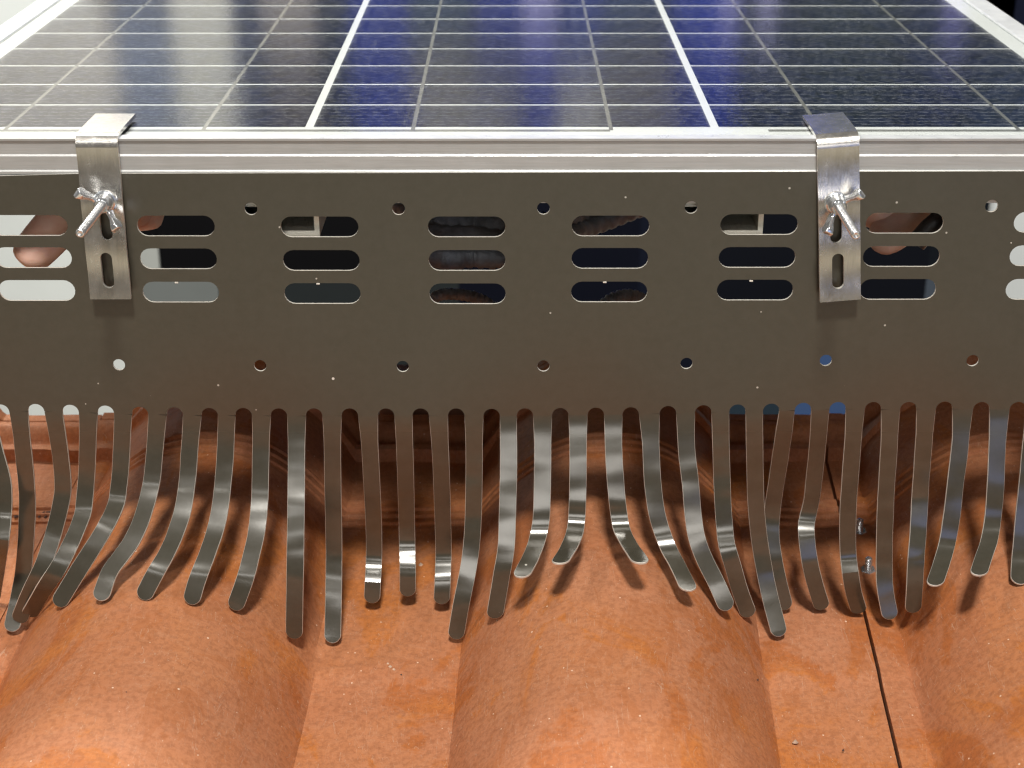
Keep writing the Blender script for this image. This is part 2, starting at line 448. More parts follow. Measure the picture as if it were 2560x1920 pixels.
def hit_tile(u, v, lift=0):
    d = ray(u, v); t = 430.0
    while t < 1300:
        x, y, z = (CAM[i] + d[i] * t for i in range(3))
        if z < tile_z(x - .0445 * y, y, False) + lift: break
        t += .5
    return Vector((x, y, z))
roof = empty('tile_roof', (0, 0, 0), label='terracotta roof tiles with round rolls and flat pans under the comb', cat='tile roof')
def frange(a, b, st):
    n = max(1, int(round((b - a) / st))); return [a + (b - a) * i / n for i in range(n)]
ys = frange(-230, 70, 2.2) + frange(70, 100, .35) + frange(100, 133, 2.2) + frange(133, 172, .45) + [172.0]
for ti in range(3):
    a, b = SEAM[ti] + .6, SEAM[ti + 1] - .6
    ss = []
    s = a
    ss = frange(a, b, 1.6) + [b]
    # exact crease positions
    V = []; F = []
    nx, ny = len(ss), len(ys)
    for y in ys:
        for s in ss:
            k = (s + 20.5) % PITCH
            z = tile_z(s, y)
            if s - a < 14: z += 1.3 * (1 - sm(11, 14.5, s - a))
            if ti == 0 or ti == 1:
                pass
            V.append((s + .0445 * y, y, z))
    top = len(V)
    for y in ys:
        for s in ss:
            V.append((s + .0445 * y, y, tile_z(s, y, False) - 11))
    for j in range(ny - 1):
        for i in range(nx - 1):
            q = j * nx + i
            F.append((q, q + 1, q + nx + 1, q + nx)); F.append((q + top, q + nx + top, q + nx + 1 + top, q + 1 + top))
    for j in range(ny - 1):
        q = j * nx; F.append((q, q + nx, q + nx + top, q + top)); q += nx - 1; F.append((q, q + top, q + nx + top, q + nx))
    for i in range(nx - 1):
        q = i; F.append((q, q + top, q + 1 + top, q + 1)); q = (ny - 1) * nx + i; F.append((q, q + 1, q + 1 + top, q + top))
    me = mesh('roof_tile', V, F, smooth=True, angle=32)
    link('roof_tile', me, terracotta(ti * 1.7 + .4), roof)
# little clay features on the pans
def chip(u, v, r, h, m, name='clay_lump'):
    p = hit_tile(u, v); V = [(p.x, p.y, p.z + h)]; n = 9
    for i in range(n):
        t = 2 * math.pi * i / n; q = r * random.uniform(.7, 1.2)
        V.append((p.x + q * math.cos(t), p.y + q * .8 * math.sin(t), p.z - .6 + h * .2))
    me = mesh(name, V, [(0, 1 + i, 1 + (i + 1) % n) for i in range(n)], smooth=True)
    return link(name, me, m, roof)
M_crumb = dull('pale_mortar', (.55, .38, .27), .8, 400, .4, .4); M_dark = dull('dark_speck', (.05, .03, .025), .8, 300, .2, .2)
for u, v, r in ((976, 1669, 2.0), (985, 1676, 1.4), (970, 1662, 1.2), (1988, 1855, 1.3), (1052, 1412, 1.6)):
    chip(u, v, r, 1.3, M_crumb)
for u, v, r in ((1003, 1687, .9), (316, 1731, .6), (2064, 1664, .8), (2064, 1672, .6), (1895, 1698, .5), (2108, 1874, .5)):
    chip(u, v, r, .6, M_dark, 'dirt_speck')
# faint stamped letters on the left pan
def letters(txt, u, v, size):
    cu = bpy.data.curves.new('stamped_lettering', 'FONT'); cu.body = txt; cu.size = size * MM; cu.shear = .35; cu.extrude = .00015
    p = hit_tile(u, v)
    to = bpy.data.objects.new('tmp', cu); COL.objects.link(to)
    me = bpy.data.meshes.new_from_object(to.evaluated_get(bpy.context.evaluated_depsgraph_get()))
    bpy.data.objects.remove(to)
    o = link('stamped_lettering', me, M_dark, roof)
    o.location = (p.x * MM, p.y * MM, (p.z + .75) * MM); o.rotation_euler = (math.atan(.1023), 0, 0)
    return o
letters('ITA', 91, 1297, 7.5); letters('e', 31, 1297, 6)
wb = link('wooden_batten', box('wooden_batten', -72, 14, 178, 196, -204, -166, 1), dull('dark_timber', (.16, .06, .03), .7, 60, .4, .5))
meta(wb, 'dark brown timber batten end behind the head of the middle pan', 'batten')

# ================================================================== SOLAR PANEL
panel = empty('solar_panel', (0, 0, 0), label='blue polycrystalline solar panel in silver aluminium frame above the comb', cat='solar panel')
ZG = 12.6
XW = 262.0; Y1 = 610.0
prof = [(.6, 13.3), (6.2, 13.3), (6.2, 12.75), (3.2, 12.75), (3.2, -11.2), (24, -11.2), (24, -12.7), (1.1, -12.7), (1.1, -.9), (.4, -.7), (.4, .2), (.95, .75),
        (.95, 6.2), (1.5, 6.9), (1.5, 12.2), (.6, 12.45)]
def extrude_x(name, prof, x0, x1):
    n = len(prof); V = [(x0, y, z) for y, z in prof] + [(x1, y, z) for y, z in prof]
    F = [(i, (i + 1) % n, (i + 1) % n + n, i + n) for i in range(n)] + [tuple(range(n)), tuple(range(2 * n - 1, n - 1, -1))]
    return clean(mesh(name, V, F))
fr = extrude_x('frame_rail', prof, -XW, XW)
fm = [0] * len(fr.polygons)
for i, p in enumerate(fr.polygons):
    if p.center.z > .0128 and p.normal.z > .5: fm[i] = 1
fr.polygons.foreach_set('material_index', fm)
link('frame_rail', fr, [M_frame, M_frame_lip], panel)
for sgn in (-1, 1):
    x0, x1 = sorted((sgn * 250.5, sgn * XW))
    link('frame_rail', box('frame_rail', x0, x1, 6.25, Y1, -12.7, 13.3, .5), M_frame_lip, panel)
link('frame_rail', box('frame_rail', -250.4, 250.4, Y1 - 12, Y1, -12.7, 13.3, .5), M_frame_lip, panel)
link('backsheet', box('backsheet', -250.3, 250.3, 3.4, Y1 - 12.1, 9.0, 11.92), M_sheet, panel)
link('bounce_blocker', box('bounce_blocker', -250.2, 250.2, 24.2, Y1 - 12.2, 6.5, 8.9), dull('black_bounce_blocker', (.015, .015, .017)), panel)  # unseen black sheet added to cut bounce light under the panel
gm = mesh('cover_glass', [(-250.4, 3.3, ZG), (250.4, 3.3, ZG), (250.4, Y1 - 12.1, ZG), (-250.4, Y1 - 12.1, ZG)], [(0, 1, 2, 3)])
link('cover_glass', gm, M_glass, panel)
CP = 36.5; cellmesh = None
for c in (-1, 0, 1):
    for r in range(15):
        if cellmesh is None:
            # chamfer-free strip cell, origin in its centre
            cellmesh = box('solar_cell', -79.2, 79.2, -17.3, 17.3, -.03, .03)
            cellmesh.materials.append(M_cell)
        o = bpy.data.objects.new('solar_cell', cellmesh); COL.objects.link(o); o.parent = panel
        o.location = (c * 161.7 * MM, (23.0 + CP * r + 17.3) * MM, 11.96 * MM)
    for q in (-1, 1):
        xr = c * 161.7 + q * 39.3
        link('busbar_ribbon', box('busbar_ribbon', xr - .8, xr + .8, 18, 23 + CP * 15, 12.0, 12.03), M_ribbon, panel)
    for r in range(1, 15):
        pass
for x0, x1 in ((-246, 38.8), (101.5, 246)):
    link('cross_connector', box('cross_connector', x0, x1, 16.0, 19.2, 11.9, 11.96), M_ribbon, panel)

# mounting rails under the panel
def rail(x0, x1, label):
    V = []; outer = [(x0, -13.2), (x0, -27.4), (x1, -27.4), (x1, -13.2)]; t = 2.0
    inner = [(x0 + t, -15.2), (x0 + t, -25.2), (x1 - t, -25.2), (x1 - t, -15.2)]
    me = slab('mounting_rail', outer, [inner[::-1]], 4, 560, 0)
    o = link('mounting_rail', me, M_rail); meta(o, label, 'rail', 'mounting rails under the panel'); return o
xa = on_y(798, 560, 4).x; xb = on_y(1908, 560, 4).x
rail(xa - 36, xa, 'sawn aluminium rail end behind the vents right of the left clip')
rail(xb - 36, xb, 'sawn aluminium rail end behind the vents left of the right clip')

# ================================================================== COMB (bird guard)
D2S = 2560 / 2212.
guard = empty('bird_guard', (0, 0, 0), label='dark brown metal comb strip with vents and bent teeth', cat='bird guard')
SL = [0, 76, 150.5, 226.7, 301, 376, 451.7, 525, 601.5, 677.7, 755, 833.6, 908.3, 985.2, 1062, 1134, 1210.5, 1287.4, 1363, 1443.6, 1520, 1594, 1667,
      1736, 1811, 1887.5, 1964, 2041.6, 2122, 2201]
SV = [1011, 1010, 1012, 1014, 1017, 1018, 1020, 1020, 1021, 1021, 1021, 1021, 1021, 1021, 1022, 1021, 1020, 1019, 1018, 1015, 1013, 1011, 1009, 1007, 1005, 1005, 1005, 1004, 1005, 1005]
slots = [(on_y(u * D2S, v).x, on_y(u * D2S, v).z) for u, v in zip(SL, SV)]
dx = 14.05
slots = [(slots[0][0] - dx * k, slots[0][1]) for k in (3, 2, 1)] + slots + [(slots[-1][0] + dx * k, slots[-1][1]) for k in (1, 2, 3)]
R = 3.42
LX, RX = slots[0][0] - 7, slots[-1][0] + 7
topl = [(0, 440), (185, 434.5), (580, 433), (1273, 431.5), (1968, 429.5), (2560, 428)]
tp = [on_y(*p) for p in topl]
outer = [(RX, tp[-1].z)] + [(p.x, p.z) for p in tp[::-1]] + [(LX, tp[0].z)]
zt = [z - R for _, z in slots]
outer += [(LX, zt[0])]
for (x, z), zz in zip(slots, zt):
    outer += [(x - R * math.cos(t), zz + R * math.sin(t)) for t in [math.pi * i / 12 for i in range(13)]]
outer += [(RX, zt[-1])]
holes = []
# vent rows (disp px centres)
rows = [(487, [62, 380, 690.5, 1008, 1319, 1640, 1954, 2274], 168), (559, [72, 385.5, 694, 1009, 1317.5, 1635.5, 1947, 2264], 166), (631, [80, 390.5, 696.5, 1010, 1316, 1631, 1939.5, 2255], 165)]
vv = {487: [487, 488, 490, 490, 488, 485, 482, 480], 559: [556.5, 559, 562.5, 562.5, 558, 556, 554, 552.5], 631: [627.5, 631, 634, 634.5, 630.5, 626.5, 625, 625]}
for v0, us, wpx in rows:
    for u, v in zip(us, vv[v0]):
        c = on_y(u * D2S, v * D2S); l = on_y((u - wpx / 2) * D2S, v * D2S); r = on_y((u + wpx / 2) * D2S, v * D2S)
        hh = on_y(u * D2S, (v - 22.3) * D2S).z - on_y(u * D2S, (v + 22.3) * D2S).z
        holes.append(stadium(c.x, c.z, r.x - l.x, hh, 10))
for u, v in [(542, 451), (861, 451), (1174, 450), (1493, 448), (2142, 445)]:
    c = on_y(u * D2S, v * D2S); holes.append(circle(c.x, c.z, 2.55))
for u, v in [(-50, 785), (257, 788), (562, 790), (870, 791.5), (1174, 790.5), (1483, 785), (1784, 778.5), (2101, 779)]:
    c = on_y(u * D2S, v * D2S); holes.append(circle(c.x, c.z, 2.5))
me = slab('comb_plate', outer, holes, 0, 1.0)
link('comb_plate', me, [M_plate, M_edge], guard)

def Z(i, x, y):
    b = [(0, 960), (640, 960), (1280, 960), (1920, 960)][i - 1]
    return (b[0] + x / 2.439, b[1] + y / 2.439)
# (tile of the survey grid, centre line, [fraction,y weight knots], clearance, tip y)
TE = [
 (1, [(-70,170),(-35,400),(20,640),(8,900),(-50,1320)]),
 (1, [(115,180),(150,500),(165,700),(160,900),(140,1150),(95,1370),(65,1510)]),
 (1, [(322,180),(362,400),(382,600),(372,720),(328,900),(262,1100),(175,1290),(110,1455)]),
 (1, [(533,180),(530,500),(515,700),(500,800),(440,950),(360,1110),(265,1260),(172,1420)]),
 (1, [(745,200),(735,500),(720,650),(703,740),(625,900),(500,1100),(345,1355)]),
 (1, [(953,200),(943,400),(922,600),(870,800),(805,950),(735,1050),(665,1150),(605,1320)]),
 (1, [(1165,200),(1155,400),(1140,600),(1105,800),(1030,1000),(920,1200),(865,1315)]),
 (1, [(1378,200),(1368,500),(1333,800),(1275,1000),(1200,1200),(1160,1345)]),
 (1, [(1588,200),(1588,500),(1582,720),(1563,900),(1530,1050),(1490,1200),(1425,1380)]),
 (2, [(243,180),(245,600),(240,1000),(235,1300),(232,1555)]),
 (2, [(463,180),(468,600),(475,1000),(472,1300),(466,1580)]),
 (2, [(680,180),(700,500),(715,800),(720,1000),(715,1150),(705,1338)]),
 (2, [(900,180),(910,500),(918,800),(922,1000),(925,1150),(924,1297)]),
 (2, [(1113,180),(1128,500),(1138,800),(1143,1000),(1138,1200),(1130,1345)]),
 (2, [(1328,180),(1330,500),(1325,800),(1312,1000),(1290,1150),(1250,1350),(1215,1558)]),
 (2, [(1540,180),(1540,500),(1533,800),(1525,1000),(1500,1150),(1475,1300),(1452,1432)]),
 (3, [(187,180),(187,500),(182,750),(175,850),(150,960),(110,1060),(50,1175)]),
 (3, [(403,180),(403,500),(400,700),(392,850),(370,940),(330,1020),(282,1092)]),
 (3, [(620,180),(620,400),(632,600),(650,780),(672,890),(720,980),(795,1090)]),
 (3, [(843,180),(848,400),(858,600),(882,780),(915,900),(960,1010),(1020,1120),(1085,1258)]),
 (3, [(1060,180),(1065,400),(1088,600),(1105,800),(1130,950),(1180,1080),(1250,1220),(1320,1380)]),
 (3, [(1272,180),(1275,400),(1285,700),(1295,850),(1310,980),(1350,1120),(1390,1260),(1450,1422)]),
 (3, [(1481,180),(1480,400),(1487,700),(1503,900),(1530,1080),(1570,1280),(1636,1540)]),
 (4, [(118,180),(90,350),(60,550),(30,750),(20,900),(35,1050),(65,1200),(110,1380)]),
 (4, [(325,180),(305,350),(285,550),(265,720),(235,850),(238,950),(258,1100),(290,1230),(335,1378)]),
 (4, [(540,180),(515,400),(500,600),(488,800),(488,1000),(500,1130),(522,1270),(560,1400)]),
 (4, [(755,180),(738,400),(722,650),(712,900),(710,1100),(715,1250),(750,1437)]),
 (4, [(972,180),(948,400),(930,650),(917,900),(905,1050),(897,1200),(885,1398)]),
 (4, [(1193,180),(1170,400),(1145,600),(1125,780),(1098,950),(1062,1080),(1012,1228)]),
 (4, [(1408,180),(1398,400),(1390,600),(1375,800),(1350,950),(1320,1040),(1280,1165)]),
]
# depth of each tooth: (fraction of length, mm in front (-) of or behind (+) the plate); the last value None = lands on the tile
K = {
 0: [(.25, -3), (.5, -6), (.7, -14), (1, None)],
 1: [(.5, 3), (.75, 1), (1, None, -1)],
 2: [(.3, 2), (.5, -1), (.75, -12), (1, None, -5)],
 3: [(.3, 1), (.42, -2), (.6, -14), (.8, -21), (1, None, -9)],
 4: [(.2, 0), (.38, -3), (.5, -12), (.75, -22), (1, None)],
 5: [(.3, -3), (.5, -14), (.7, -26), (1, None)],
 6: [(.3, -4), (.55, -18), (.8, -34), (1, -41)],
 7: [(.3, -4), (.55, -18), (.8, -34), (1, -41)],
 8: [(.3, -4), (.55, -17), (.8, -31), (1, -36)],
 9: [(.15, -3), (.4, -17), (.6, -27), (.8, -31), (1, -31)],
 10: [(.3, 2), (.6, 3), (.8, -7), (1, -17)],
 11: [(.3, 4), (.6, 15), (.75, 17), (.88, 9), (1, 7)],
 12: [(.3, 5), (.58, 17), (.7, 18), (.85, 10), (1, 9)],
 13: [(.3, 4), (.6, 14), (.73, 16), (.87, 8), (1, 6)],
 14: [(.3, 0), (.55, -3), (.8, -11), (1, -14)],
 15: [(.2, -5), (.45, -14), (.7, -22), (1, -26)],
 16: [(.3, -6), (.55, -12), (.72, -17), (1, -40)],
 17: [(.3, -7), (.55, -12), (.72, -16), (1, -42)],
 18: [(.3, -7), (.55, -12), (.72, -16), (1, -42)],
 19: [(.3, -5), (.5, -9), (.72, -16), (1, -40)],
 20: [(.3, -5), (.6, -14), (1, -28)],
 21: [(.3, 0), (.55, -4), (.65, -9), (1, -11)],
 22: [(.4, 3), (.7, 0), (1, None)],
 23: [(.3, 10), (.5, 16), (.7, 10), (1, None)],
 24: [(.3, 8), (.5, 12), (.62, 6), (.8, 2), (1, None)],
 25: [(.4, 2), (.7, 2), (.8, -3), (1, None)],
 26: [(.4, 1), (.7, 0), (.88, -4), (1, -7)],
 27: [(.4, 1), (.55, -3), (.7, -9), (.85, -12), (1, -12)],
 28: [(.3, -4), (.6, -9), (.78, -14), (1, -33)],
 29: [(.2, -4), (.4, -9), (.72, -16), (1, -40)],
}
def cat1(kn, f):
    kn = [(0, 0)] + kn; n = len(kn)
    for i in range(n - 1):
        if f <= kn[i + 1][0] or i == n - 2:
            x0, y0 = kn[i]; x1, y1 = kn[i + 1]; t = (f - x0) / (x1 - x0); h = x1 - x0
            m0 = 0 if i == 0 else (y1 - kn[i - 1][1]) / (x1 - kn[i - 1][0])
            m1 = (y1 - y0) / h if i == n - 2 else (kn[i + 2][1] - y0) / (kn[i + 2][0] - x0)
            return (2*t**3 - 3*t*t + 1)*y0 + (t**3 - 2*t*t + t)*h*m0 + (-2*t**3 + 3*t*t)*y1 + (t**3 - t*t)*h*m1
def build_tooth(P, wid, w0, beta=1.0):
    NS = 46; TH = .9
    C, L = catmull(P, 60)
    # stations, denser at the tip
    S = [L * i / 40 for i in range(37)]; r = wid / 2; S = [s for s in S if s < L - r] + [L - r + r * math.sin(math.pi / 2 * q / 8) for q in range(9)]
    def at(s):
        x = s / L * 59; i = min(58, int(x)); return C[i].lerp(C[i + 1], x - i)
    V = []; F = []; M = []; CH = .17; n = len(S); nb_ = n - 9
    ph = [random.uniform(0, 6.28) for _ in range(4)]; am = random.uniform(.03, .10)
    for j, s in enumerate(S):
        T = (at(min(L, s + 1.2)) - at(max(0, s - 1.2))).normalized()
        X = Vector((1, 0, 0)); W = (X - T * X.dot(T) * beta).normalized()
        N = W.cross(T).normalized()
        N = -N
        p = at(s)
        rip = min(1, s / 25) * (am * math.sin(s * .62 + ph[0]) + am * .8 * math.sin(s * .37 + ph[1])); tw = min(1, s / 20) * .05 * math.sin(s * .23 + ph[2])
        hw = (w0 / 2) + (r - w0 / 2) * min(1, s / 12)
        if j < nb_: hf = hw - CH * min(1, s / 4); pf = p; ho = hw
        else:
            th = math.pi / 2 * (j - nb_) / 8
            ho = max(.02, r * math.cos(th)); hf = max(.015, (r - CH) * math.cos(th)); pf = at(L - r + (r - CH) * math.sin(th))
        if s == 0: rip = 0; tw = 0
        for q in (-1, 0, 1): V.append(tuple(pf + W * hf * q + N * (rip + tw * q * hf - .015 * abs(q) * min(1, s / 10))))
        for q in (-1, 1): V.append(tuple(p + W * ho * q + N * (rip + tw * q * ho - .22 * min(1, s / 4) - .001)))
        for q in (-1, 0, 1): V.append(tuple(p + W * ho * q + N * (rip + tw * q * ho - TH)))
    for j in range(n - 1):
        a = j * 8; b = a + 8
        for q in (0, 1): F.append((a + q, a + q + 1, b + q + 1, b + q)); M.append(0); F.append((a + 5 + q, b + 5 + q, b + 6 + q, a + 6 + q)); M.append(0)
        F.append((a, b, b + 3, a + 3)); M.append(1); F.append((a + 3, b + 3, b + 5, a + 5)); M.append(1)
        F.append((a + 2, a + 4, b + 4, b + 2)); M.append(1); F.append((a + 4, a + 7, b + 7, b + 4)); M.append(1)
    a = (n - 1) * 8; F.append((a, a + 3, a + 4, a + 2, a + 1)); M.append(1); F.append((a + 3, a + 5, a + 6, a + 7, a + 4)); M.append(1)
    F.append((0, 1, 2, 4, 7, 6, 5, 3)); M.append(0)
    me = mesh('tooth', V, F, mi=M)
    bm = bmesh.new(); bm.from_mesh(me); bmesh.ops.recalc_face_normals(bm, faces=bm.faces); bm.to_mesh(me); bm.free()
    me.polygons.foreach_set('use_smooth', [True] * len(me.polygons)); me.set_sharp_from_angle(angle=math.radians(25))
    return me
ranges = list(range(-3, len(TE) + 3))
for idx in range(len(slots) - 1):
    k = idx - 2                                    # index into TE; tooth idx lies between slot idx and idx+1
    x0, x1 = slots[idx][0] + R, slots[idx + 1][0] - R
    ztop = (zt[idx] + zt[idx + 1]) / 2
    if 0 <= k < len(TE):
        gi, path = TE[k]; px = [Z(gi, *p) for p in path]
        kn = list(K[k])
        if kn[-1][1] is None: kn[-1] = (1, hit_tile(*px[-1], 3.6).y + (kn[-1][2] if len(kn[-1]) > 2 else 0))
        px[0] = project(Vector(((x0 + x1) / 2, 0, ztop)))
        px = [(q.x, q.y) for q in catmull([(a, b, 0) for a, b in px], 36)[0]]
        flat = [on_y(*p) for p in px]; LL = [0]
        for a, b in zip(flat, flat[1:]): LL.append(LL[-1] + (b - a).length)
        pts = [Vector(((x0 + x1) / 2, 0, ztop))] + [on_y(u, v, cat1(kn, l / LL[-1])) for (u, v), l in list(zip(px, LL))[1:]]
    else:
        mx = (x0 + x1) / 2; pts = [Vector((mx, 0, ztop)), Vector((mx, -4, ztop - 30)), Vector((mx - 2, -14, ztop - 60)), Vector((mx - 5, -26, ztop - 84))]
        base = max(tile_z(p.x - .0445 * p.y, p.y) + 2 for p in pts[-1:]); pts[-1].z = max(pts[-1].z, base)
    me = build_tooth(pts, 7.15, x1 - x0, .25 if k in (15, 16, 17, 18, 19, 28, 29) else 1.0)
    link('tooth', me, [M_tooth, M_rim], guard)
    for p in catmull(pts, 30)[0]:
        c = p.z - tile_z(p.x - .0445 * p.y, p.y)
        if c < 0: print('TOOTH', k, 'below tile', round(c, 1), [round(q) for q in p]); break
# little burrs left on the slot edges
for u, v in [(441, 706), (795, 709), (1512, 705), (1878, 702)]:
    p = on_y(u, v); link('burr', box('burr', p.x - .7, p.x + .7, -.15, .4, p.z - .4, p.z + .2, .1), M_edge, guard)

# ================================================================== CLIPS with wing nuts
def make_clip(label, top_uv, bot_uv, roll, slots_uv):
    c0 = on_y(*top_uv, -1.5); cb = on_y(*bot_uv, -4)
    t = empty('clamp_clip', (c0.x, 0, c0.z), label=label, cat='clip', group='bent aluminium clips over the panel frame')
    zt_ = 15.2 - c0.z; zb = -(c0.z - cb.z) / math.cos(roll)
    # side profile (y, z) outer surface, local z=0 at c0
    pr = [(32, zt_ - .1), (20, zt_), (8, zt_ + .1), (3.3, zt_ - .1)]
    for i in range(1, 10):
        a = math.pi / 2 * i / 10; pr.append((3.3 - 4.8 * math.sin(a), zt_ - .1 - 4.8 * (1 - math.cos(a))))
    pr += [(-1.5, zt_ - 4.9)]
    wd = 16.2; TH = 1.5
    # strip as a flat slab with slots for the face, bent part as a sweep
    V = []; F = []
    P = [Vector((0, y, z)) for y, z in pr]
    for j, p in enumerate(P):
        T = (P[min(j + 1, len(P) - 1)] - P[max(j - 1, 0)]).normalized(); N = Vector((0, T.z, -T.y))   # inward
        if N.y < 0 and j > 4: N = -N
        if j <= 4 and N.z > 0: N = -N
        if j > 4 and N.y < 0: N = -N
        for q in (-1, 1): V.append((q * wd / 2, p.y, p.z))
        for q in (-1, 1): V.append((q * wd / 2, p.y + N.y * TH, p.z + N.z * TH))
    for j in range(len(P) - 1):
        a = j * 4; b = a + 4
        F += [(a, a + 1, b + 1, b), (a + 2, b + 2, b + 3, a + 3), (a, b, b + 2, a + 2), (a + 1, a + 3, b + 3, b + 1)]
    F.append((0, 2, 3, 1)); a = (len(P) - 1) * 4; F.append((a, a + 1, a + 3, a + 2))
    ztop = pr[-1][1]
    hs = []
    for u, v, w_, h_ in slots_uv:
        q = on_y(u, v, -4); dxx, dzz = q.x - c0.x, q.z - c0.z
        lx = dxx * math.cos(-roll) - dzz * math.sin(-roll); lz = dxx * math.sin(-roll) + dzz * math.cos(-roll)
        hs.append(stadium(lx, lz, w_, h_, 8, True))
    def yoff(z):
        d_ = ztop - z; e_ = (d_ - 17.5)
        return -.3 * min(1, d_ / 14) - 1.35 / (1 + math.exp(-e_ / 1.5)) - 2.6 * max(0, e_) / 45 + .25 * math.sin(d_ * .28)
    face = slab('clip_face', [(-wd / 2, zb), (wd / 2, zb), (wd / 2, ztop), (-wd / 2, ztop)], hs, -1.5, 0.0, 1,
                )
    bm = bmesh.new(); bm.from_mesh(face)
    for i in range(1, 46):
        bmesh.ops.bisect_plane(bm, geom=bm.verts[:] + bm.edges[:] + bm.faces[:], plane_co=(0, 0, (ztop - i * (ztop - zb) / 46) * MM), plane_no=(0, 0, 1))
    for v_ in bm.verts: v_.co.y += yoff(v_.co.z / MM) * MM
    bm.to_mesh(face); bm.free()
    bend = clean(mesh('clip_bend', V, F))
    for me_, nm in ((face, 'clip_face'), (bend, 'clip_hook')):
        bm = bmesh.new(); bm.from_mesh(me_)
        bmesh.ops.rotate(bm, verts=bm.verts, cent=(0, 0, 0), matrix=Matrix.Rotation(-roll, 3, 'Y')); bm.to_mesh(me_); bm.free()
        if nm:
            me_.polygons.foreach_set('use_smooth', [True] * len(me_.polygons)); me_.set_sharp_from_angle(angle=math.radians(35))
        link(nm, me_, [M_clip, M_edge], t)
    return t
clipL = make_clip('bent aluminium clip over the panel frame at left, slightly askew', (238.5, 341), (273.5, 744), 0.0,
                  [(264, 556, 4.6, 14.6), (269.5, 674, 4.6, 14.6)])
clipR = make_clip('bent aluminium clip over the panel frame at right, lower edge slanting', (2096, 345), (2094, 748), .085,
                  [(2090, 563, 4.6, 14.6), (2094, 676, 4.6, 14.6)])

def make_bolt(label, base_uv, wing_dirs):
    b = on_y(*base_uv, -9)
    t = empty('wing_bolt', (b.x, -4.0, b.z), label=label, cat='wing nut bolt', group='threaded bolts with wing nuts')
    pr = [(-6, 1.7)]; z = 0
    while z < 37.5:
        pr += [(z, 1.5), (z + .35, 1.78)]; z += .7
    pr += [(38, 1.8), (38.7, 1.35), (38.7, .9), (38.3, .5)]
    link('threaded_rod', lathe('threaded_rod', pr, (0, 0, 0), (0, -1, 0), 18, angle=70), M_bolt, t)
    link('nut_hub', lathe('nut_hub', [(0, 4.3), (.8, 4.2), (1.2, 3.7), (5.3, 3.05), (5.8, 2.5)], (0, -.4, 0), (0, -1, 0), 24), M_zinc, t)
    link('washer', lathe('washer', [(-.5, 4.6), (.35, 4.6)], (0, 0, 0), (0, -1, 0), 28), M_zinc, t)
    O = [(2.6, .8), (5.5, 1.6), (8.2, 4.2), (10.6, 5.2), (12.4, 7.6), (12.6, 10.2), (11.0, 12.0), (8.8, 11.4), (6.8, 8.2), (4.6, 6.2), (2.6, 5.9)]
    O = [(a * .86, b * .9) for a, b in O]
    for dx_, dz_ in wing_dirs:
        d = Vector((dx_, 0, dz_)).normalized(); s_ = Vector((-d.z, 0, d.x)); V = []
        n = len(O)
        for sg in (-1, 1):
            for r_, h_ in O:
                th = .85 + 1.15 * sm(6.5, 10.5, r_)
                V.append(tuple(d * r_ + Vector((0, -h_, 0)) + s_ * sg * th))
        F = [tuple(range(n))[::-1], tuple(range(n, 2 * n))] + [(i, (i + 1) % n, (i + 1) % n + n, i + n) for i in range(n)]
        me_ = clean(mesh('wing', V, F), .5, 3)
        me_.polygons.foreach_set('use_smooth', [True] * len(me_.polygons)); me_.set_sharp_from_angle(angle=math.radians(50))
        link('wing', me_, M_zinc, t)
make_bolt('threaded bolt with wing nut on the left clip, pointing down left', (254.7, 514), [(-.76, .62), (.58, -.80)])
make_bolt('threaded bolt with wing nut on the right clip, pointing down right', (2096.6, 518), [(.74, .66), (-.42, -.90)])

# small studs on the pan
def stud(u, v, h, label):
    p = hit_tile(u, v)
    t = empty('screw_stud', (p.x, p.y, p.z), label=label, cat='screw', group='small screws standing on the pan')
    pr = [(0, 1.4)]; z = 1.
    while z < h: pr += [(z, 1.5), (z + .25, 1.7)]; z += .5
    pr += [(h, 1.6), (h + .4, 1.1)]
    link('threaded_rod', lathe('threaded_rod', pr, (0, 0, 0), (-.05, -.1, 1), 14, angle=70), M_bolt, t)
    link('hex_nut', lathe('hex_nut', [(-.3, 3.7), (1.9, 3.7), (2.3, 3.2)], (0, 0, 0), (-.05, -.1, 1), 6, smooth=False), M_zinc, t)
stud(2148, 1334, 8.0, 'small silver screw stud on the pan behind the teeth, farther back')
stud(2169.5, 1431, 8.0, 'small silver screw stud with hex nut on the pan, nearer the front')

